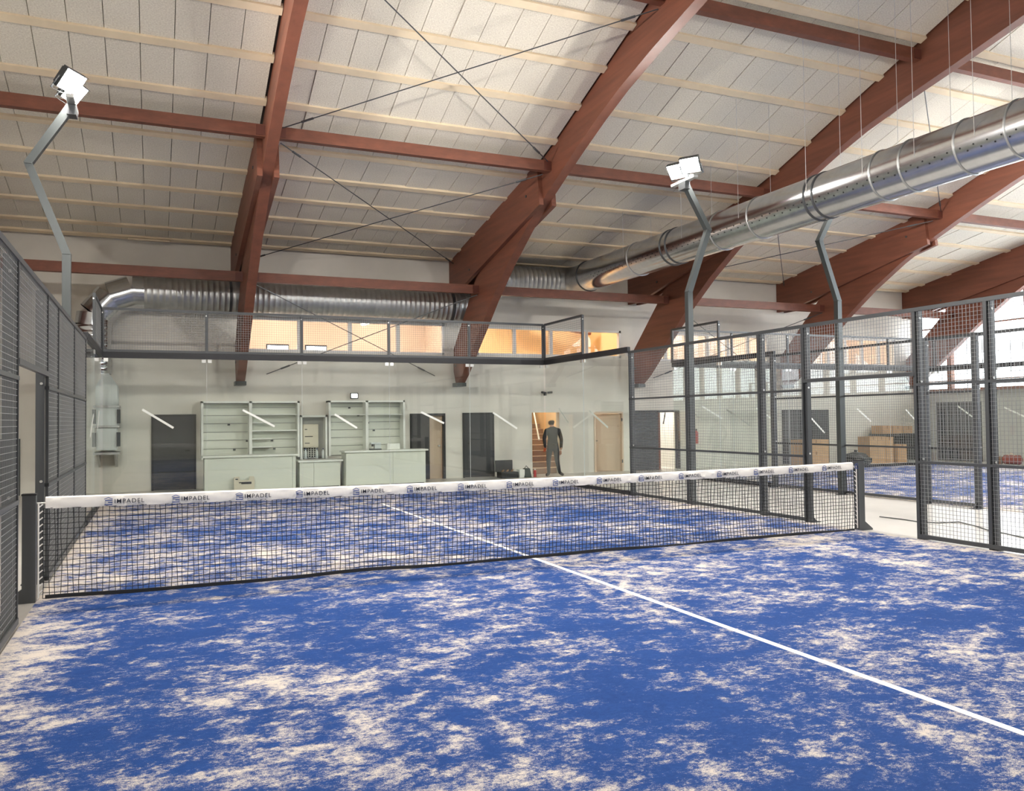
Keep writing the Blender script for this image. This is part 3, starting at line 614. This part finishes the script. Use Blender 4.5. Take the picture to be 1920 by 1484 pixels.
for x, l in ((-.52, 'left clear bottle under the electric cabinet'), (-.24, 'middle clear bottle under the electric cabinet'), (-.08, 'right clear bottle under the electric cabinet')):
    t = thing('bottle', l, 'bottle', (x, 12.5, .665), 'bottles in the niche')
    MB().tube([(x, 12.52, .67), (x, 12.52, .84), (x, 12.52, .88), (x, 12.52, .9)], [.035, .035, .014, .014], 12).build('body', 'ahu', t, smooth=True); MB().tube([(x, 12.52, .9), (x, 12.52, .92)], .016, 10).build('cap', 'print_blue', t)
def counter(x0, x1, y0, y1, h, label, joints):
    t = thing('counter', label, 'counter', ((x0+x1)/2, y0, 0), 'white counters')
    xs = [x0]+joints+[x1]
    for a, b in zip(xs, xs[1:]): box(a+.003, b-.003, y0, y0+.03, .02, h-.04).build('front_panel', 'offwhite', t)
    for x in (x0, x1-.03): box(x, x+.03, y0+.031, y1, 0, h-.04).build('side_panel', 'offwhite', t)
    box(x0-.04, x1+.06, y0-.05, y1, h-.04, h).build('worktop', 'white', t)
    box(x0+.03, x1-.03, y0+.05, y0+.08, 0, .02).build('plinth', 'steel_light', t)
counter(-2.97, -.90, 11.62, 12.1, .835, 'long white counter in front of the left shelf unit', [-.98]); counter(-.79, .20, 11.75, 12.3, .66, 'low white counter between the two taller ones', [-.45]); counter(.31, 2.36, 11.60, 12.15, .87, 'tall white counter in front of the right shelf unit', [1.5])
t = thing('carton', 'flat white printed carton with notched top leaning on the left counter', 'carton', (-2.1, 11.5, 0))
MB().plate([(-2.33, .005), (-1.87, .005), (-1.87, .30), (-1.89, .34), (-1.98, .34), (-2.0, .25), (-2.19, .25), (-2.21, .34), (-2.31, .34), (-2.33, .30)], 11.50, 11.56).build('board', 'meter', t)
for x0, x1, z in ((-2.22, -1.94, .19), (-2.17, -1.94, .165), (-2.30, -2.24, .27)): box(x0, x1, 11.494, 11.50, z, z+.025).build('print', 'black', t)
t = thing('coffee_machine', 'small white and grey machine standing on the right counter', 'machine', (1.1, 11.9, .87))
box(.98, 1.26, 11.8, 12.0, .872, .90).build('drip_tray', 'steel_light', t); box(1.1, 1.26, 11.86, 12.0, .90, 1.05).build('body', 'ahu', t); MB().tube([(1.04, 11.84, 1.02), (1.04, 11.84, .96)], .03, 10).build('spout', 'black', t); box(1.0, 1.24, 11.82, 12.0, 1.02, 1.06).build('top', 'ahu', t)
MB().box(1.42, 1.75, 11.85, 12.0, .872, 1.02).box(1.44, 1.73, 11.84, 11.85, .88, 1.01).build('paper_box', 'white', label='plain white box on the right counter beside the machine', cat='box')
def wall_flood(x, z, label, r=.1):
    t = thing('wall_floodlight', label, 'floodlight', (x, 12.7, z-.08)); box(x-r, x+r, 12.64, 12.70, z-.075, z+.075).build('casing', 'black', t); box(x-r*.75, x+r*.75, 12.63, 12.64, z-.05, z+.05).build('glass_front', 'lamp_panel', t); box(x-.03, x+.03, 12.70, YB, z-.02, z+.02).build('arm', 'black', t)
wall_flood(.76, 2.27, 'small black framed floodlight on the wall above the right shelves')
t = thing('wall_spotlight', 'small twin spotlight bracket on the wall above the stairs doorway', 'spotlight', (6.35, 12.75, 2.3))
box(6.32, 6.38, 12.72, YB, 2.28, 2.38).build('bracket', 'steel', t)
for s in (-1, 1): MB().tube([(6.35+s*.05, 12.7, 2.36), (6.35+s*.17, 12.62, 2.37)], .03, 8).build('spot', 'steel', t)
t = thing('wall_sign', 'small white square safety sign on the wall right of the bright doorway', 'sign', (11.53, 12.79, 1.54)); box(11.44, 11.63, YB-.012, YB, 1.54, 1.77).build('plate', 'white', t); box(11.48, 11.59, YB-.015, YB-.012, 1.58, 1.73).build('pictogram', 'red', t)
t = thing('fire_extinguisher', 'red fire extinguisher hanging on the wall below the safety sign', 'extinguisher', (11.56, 12.7, .77))
MB().tube([(11.56, 12.7, .77), (11.56, 12.7, 1.12), (11.56, 12.7, 1.18)], [.07, .07, .03], 14).build('cylinder', 'red', t, smooth=True); box(11.52, 11.6, 12.68, 12.72, 1.18, 1.23).build('valve', 'black', t); MB().tube([(11.52, 12.68, 1.2), (11.45, 12.66, 1.1), (11.48, 12.66, .9)], .012, 6).build('hose', 'black', t); box(11.53, 11.59, 12.77, YB, .95, 1.05).build('hook', 'steel', t)
# tools on the floor near the person
t = thing('tool_case', 'open black tool case with raised lid on the floor by the wall', 'tool case', (4.9, 12.2, 0))
box(4.64, 5.14, 12.0, 12.35, 0, .16).build('tray', 'black', t); box(4.62, 5.12, 12.36, 12.42, .15, .47).build('lid', 'black', t)
for x in (4.70, 4.84, 4.98): MB().tube([(x, 12.1, .18), (x+.1, 12.25, .2)], .022, 6).build('tool', 'card_dark', t)
t = thing('tool_bag', 'small dark green tool bag with white pouch on the floor', 'bag', (5.42, 12.1, 0))
MB().add([(5.3, 11.95, 0), (5.52, 11.95, 0), (5.52, 12.25, 0), (5.3, 12.25, 0), (5.36, 12.02, .24), (5.5, 12.02, .24), (5.5, 12.18, .24), (5.36, 12.18, .24)], [(0, 3, 2, 1), (4, 5, 6, 7), (0, 1, 5, 4), (1, 2, 6, 5), (2, 3, 7, 6), (3, 0, 4, 7)]).build('body', 'green_dark', t); box(5.17, 5.32, 11.98, 12.2, 0, .22).build('pouch', 'white', t); MB().tube([(5.36, 12.1, .23), (5.42, 12.1, .31), (5.5, 12.1, .23)], .01, 6).build('handle', 'black', t)
t = thing('spray_can', 'red and white spray can standing beside the tool bag', 'can', (5.64, 12.0, 0))
MB().tube([(5.64, 12.0, 0), (5.64, 12.0, .17), (5.64, 12.0, .19)], [.04, .04, .02], 12).build('body', 'red', t, smooth=True); MB().tube([(5.64, 12.0, .19), (5.64, 12.0, .22)], .018, 10).build('cap', 'white', t)

# boxes and heap at the far right
def carton_box(x, y, z, w, d, h, label, m='cardboard', rz=0):
    t = thing('cardboard_box', label, 'box', (x, y, z), 'cardboard boxes by the back wall')
    M = Matrix.Translation((x, y, z)) @ Matrix.Rotation(rz, 4, 'Z')
    MB().box(-w/2, w/2, -d/2, d/2, 0, h-.004).xf(M).build('body', m, t)
    for s in (-1, 1): MB().box(-w/2, w/2, min(0, s*d/2), max(0, s*d/2), h-.0039, h).xf(M).build('flap', m, t)
    MB().box(-.025, .025, -d/2-.002, d/2+.002, h-.1, h+.001).xf(M).build('packing_tape', 'card_dark', t)
carton_box(15.5, 12.0, 0, 1.05, .6, .44, 'lower wide cardboard box before the dark double door'); carton_box(15.5, 12.0, .442, 1.05, .6, .38, 'upper wide cardboard box before the dark double door')
carton_box(17.72, 11.7, 0, .34, .5, .88, 'tall cardboard box, left of the three by the black heap'); carton_box(18.08, 11.7, 0, .34, .5, .88, 'tall cardboard box, middle of the three by the black heap'); carton_box(18.44, 11.7, 0, .34, .5, .86, 'tall cardboard box, right of the three by the black heap'); carton_box(18.9, 11.6, 0, .4, .5, .6, 'short cardboard box beside the tall ones')
t = thing('bench', 'dark bench carrying cardboard boxes in the far corner', 'bench', (19.7, 12.4, 0))
box(18.9, 20.6, 12.1, 12.75, .88, .94).build('top', 'louvre', t)
for x in (18.95, 20.5): box(x, x+.06, 12.12, 12.72, 0, .88).build('leg', 'steel', t)
box(19.01, 20.5, 12.68, 12.72, .2, .88).build('back_board', 'louvre', t)
carton_box(19.15, 12.42, .941, .42, .5, .28, 'cardboard box on the bench, left one'); carton_box(19.65, 12.42, .941, .45, .5, .27, 'cardboard box on the bench, middle one'); carton_box(20.15, 12.42, .941, .42, .5, .25, 'cardboard box on the bench, right one')
t = thing('bin_bag', 'slumped black plastic sack beside the tall cardboard boxes', 'sack', (16.85, 11.4, 0))
bm = bmesh.new(); bmesh.ops.create_icosphere(bm, subdivisions=3, radius=1)
for v in bm.verts:
    k = 1+.10*math.sin(v.co.x*7)*math.cos(v.co.y*6+v.co.z*5); v.co = Vector((v.co.x*.55*k, v.co.y*.4*k, max(0, (v.co.z+.35)*.30*k)))
me = bpy.data.meshes.new('sack'); bm.to_mesh(me); bm.free(); me.materials.append(MATS['black']); part('sack', me, t); MB().tube([(16.85, 11.4, .38), (16.87, 11.4, .46)], [.03, .06], 8).build('knot', 'black', t)
t = thing('sports_bag', 'small reddish brown bag lying by the right gable wall', 'bag', (20.6, 8.7, 0))
MB().tube([(20.6, 8.42, .15), (20.6, 8.48, .15), (20.6, 8.95, .15), (20.6, 9.0, .15)], [.08, .145, .145, .08], 14).build('body', 'maroon', t, smooth=True); MB().tube([(20.55, 8.58, .27), (20.52, 8.7, .36), (20.55, 8.82, .27)], .012, 6).build('handle', 'beige', t)
MB().box(20.3, 20.62, 9.05, 9.3, 0, .24).box(20.32, 20.6, 9.07, 9.28, .24, .25).build('crate', 'card_dark', label='small brown box beside the reddish bag by the gable wall', cat='box')

# ------------------------------------------------------------------ person at the stairs doorway
def skin_mesh(name, joints, edges, m, parent, root=0, sub=2):
    me = bpy.data.meshes.new(name); me.from_pydata([j[0] for j in joints], edges, [])
    o = bpy.data.objects.new(name, me); COL.objects.link(o); md = o.modifiers.new('s', 'SKIN'); md.use_smooth_shade = True
    for i, j in enumerate(joints):
        sv = me.skin_vertices[0].data[i]; sv.radius = j[1] if isinstance(j[1], tuple) else (j[1], j[1]); sv.use_root = (i == root)
    o.modifiers.new('u', 'SUBSURF').levels = sub
    dg = bpy.context.evaluated_depsgraph_get(); dg.update(); nme = bpy.data.meshes.new_from_object(o.evaluated_get(dg)); bpy.data.objects.remove(o)
    nme.materials.clear(); nme.materials.append(MATS[m]); nme.name = name
    p = bpy.data.objects.new(name, nme); COL.objects.link(p); p.parent = parent; ORG[p.name] = Vector(); return p
PX, PY = 6.08, 11.75
P = thing('person', 'person in dark jacket and trousers standing with bowed head before the stairs', 'person', (PX, PY, 0))
# body (head, neck, trunk, legs) as one surface; the person faces the wall (+y), head bowed
J = [((0, 0, .86), .125), ((0, .01, 1.0), (.14, .105)), ((0, .0, 1.15), (.155, .115)), ((0, .0, 1.28), (.15, .105)), ((0, .02, 1.37), .06), ((0, .06, 1.43), .052),
     ((.0, .08, 1.485), (.100, .112)), ((0, .10, 1.56), (.098, .108)),
     ((-.10, 0, .80), .098), ((-.135, .01, .45), .066), ((-.15, -.03, .10), .046), ((-.155, .12, .036), .045),
     ((.10, 0, .80), .098), ((.13, .02, .45), .066), ((.20, -.01, .10), .046), ((.33, .02, .036), .045),
     ((-.19, .0, 1.28), .07), ((-.29, -.05, 1.06), .052), ((-.21, .06, .86), .042), ((-.19, .11, .80), .04),
     ((.19, .0, 1.28), .07), ((.265, -.01, 1.02), .052), ((.27, .03, .80), .042), ((.27, .05, .73), .036)]
Eg = [(0, 1), (1, 2), (2, 3), (3, 4), (4, 5), (5, 6), (6, 7), (0, 8), (8, 9), (9, 10), (10, 11), (0, 12), (12, 13), (13, 14), (14, 15), (3, 16), (16, 17), (17, 18), (18, 19), (3, 20), (20, 21), (21, 22), (22, 23)]
body = skin_mesh('body', J, Eg, 'jacket', P)
bme = body.data
for m_ in ('jeans', 'skin', 'shoe', 'hair'): bme.materials.append(MATS[m_])
for pl in bme.polygons:
    c = pl.center; k = 0
    if c.z < .88 and abs(c.x) < .235 - max(0, c.z-.5)*.12: k = 1
    if c.z < .5: k = 1
    if c.z > 1.385: k = 2
    if c.z > 1.53 or (c.z > 1.44 and c.y < .10): k = 4
    if c.z < .085: k = 3
    if (abs(c.x) > .235 and .66 < c.z < .80) or (c.x < -.14 and c.z < .84 and c.z > .74 and c.y > .07): k = 2
    pl.material_index = k
for s, (hx, hy, hz) in ((-1, (-.185, .13, .80)), (1, (.27, .06, .70))):
    js = [((hx, hy-.02, hz+.03), .026), ((hx, hy, hz-.01), (.034, .02))]; es = [(0, 1)]
    for q in range(4):
        fx = hx+(-.027+q*.018); L = (.062, .07, .066, .052)[q]; b = len(js)
        js += [((fx, hy+.004, hz-.045), .0095), ((fx, hy+.012, hz-.045-L*.55), .0085), ((fx, hy+.03, hz-.045-L), .0075)]; es += [(1, b), (b, b+1), (b+1, b+2)]
    b = len(js); js += [((hx-s*.035, hy+.01, hz-.02), .010), ((hx-s*.045, hy+.03, hz-.05), .0085)]; es += [(1, b), (b, b+1)]
    skin_mesh('hand', js, es, 'orange' if s < 0 else 'skin', P, root=1, sub=1)
for s in (-1, 1): MB().tube([(PX+s*.068, PY+.085, 1.50), (PX+s*.082, PY+.078, 1.50)], [.022, .018], 8).build('ear', 'skin', P, smooth=True)
MB().tube([(PX, PY+.185, 1.485), (PX, PY+.205, 1.465), (PX, PY+.19, 1.452)], [.012, .016, .01], 8).build('nose', 'skin', P, smooth=True)
for s in (-1, 1): MB().tube([(PX+s*.032, PY+.178, 1.505), (PX+s*.032, PY+.184, 1.503)], .009, 8).build('eye', 'black', P)
box(PX-.022, PX+.022, PY+.168, PY+.176, 1.43, 1.438).build('mouth', 'maroon', P)
MB().tube([(PX-.15, PY-.01, .90), (PX, PY-.105, .90), (PX+.15, PY-.01, .90)], .018, 8).build('belt', 'shoe', P)

# loose cable on the concrete between the courts
cp = [(6.47, .95), (6.5, .56), (6.46, .22), (6.61, 0), (6.95, -.07), (6.76, -.49), (6.54, -.82), (6.41, -1.22), (6.25, -1.6), (6.1, -2.2)]
MB().tube([(x, y, .008) for x, y in cp], .008, 6).build('floor_cable', 'steel_light', label='thin grey cable lying on the pale concrete between the courts', cat='cable')
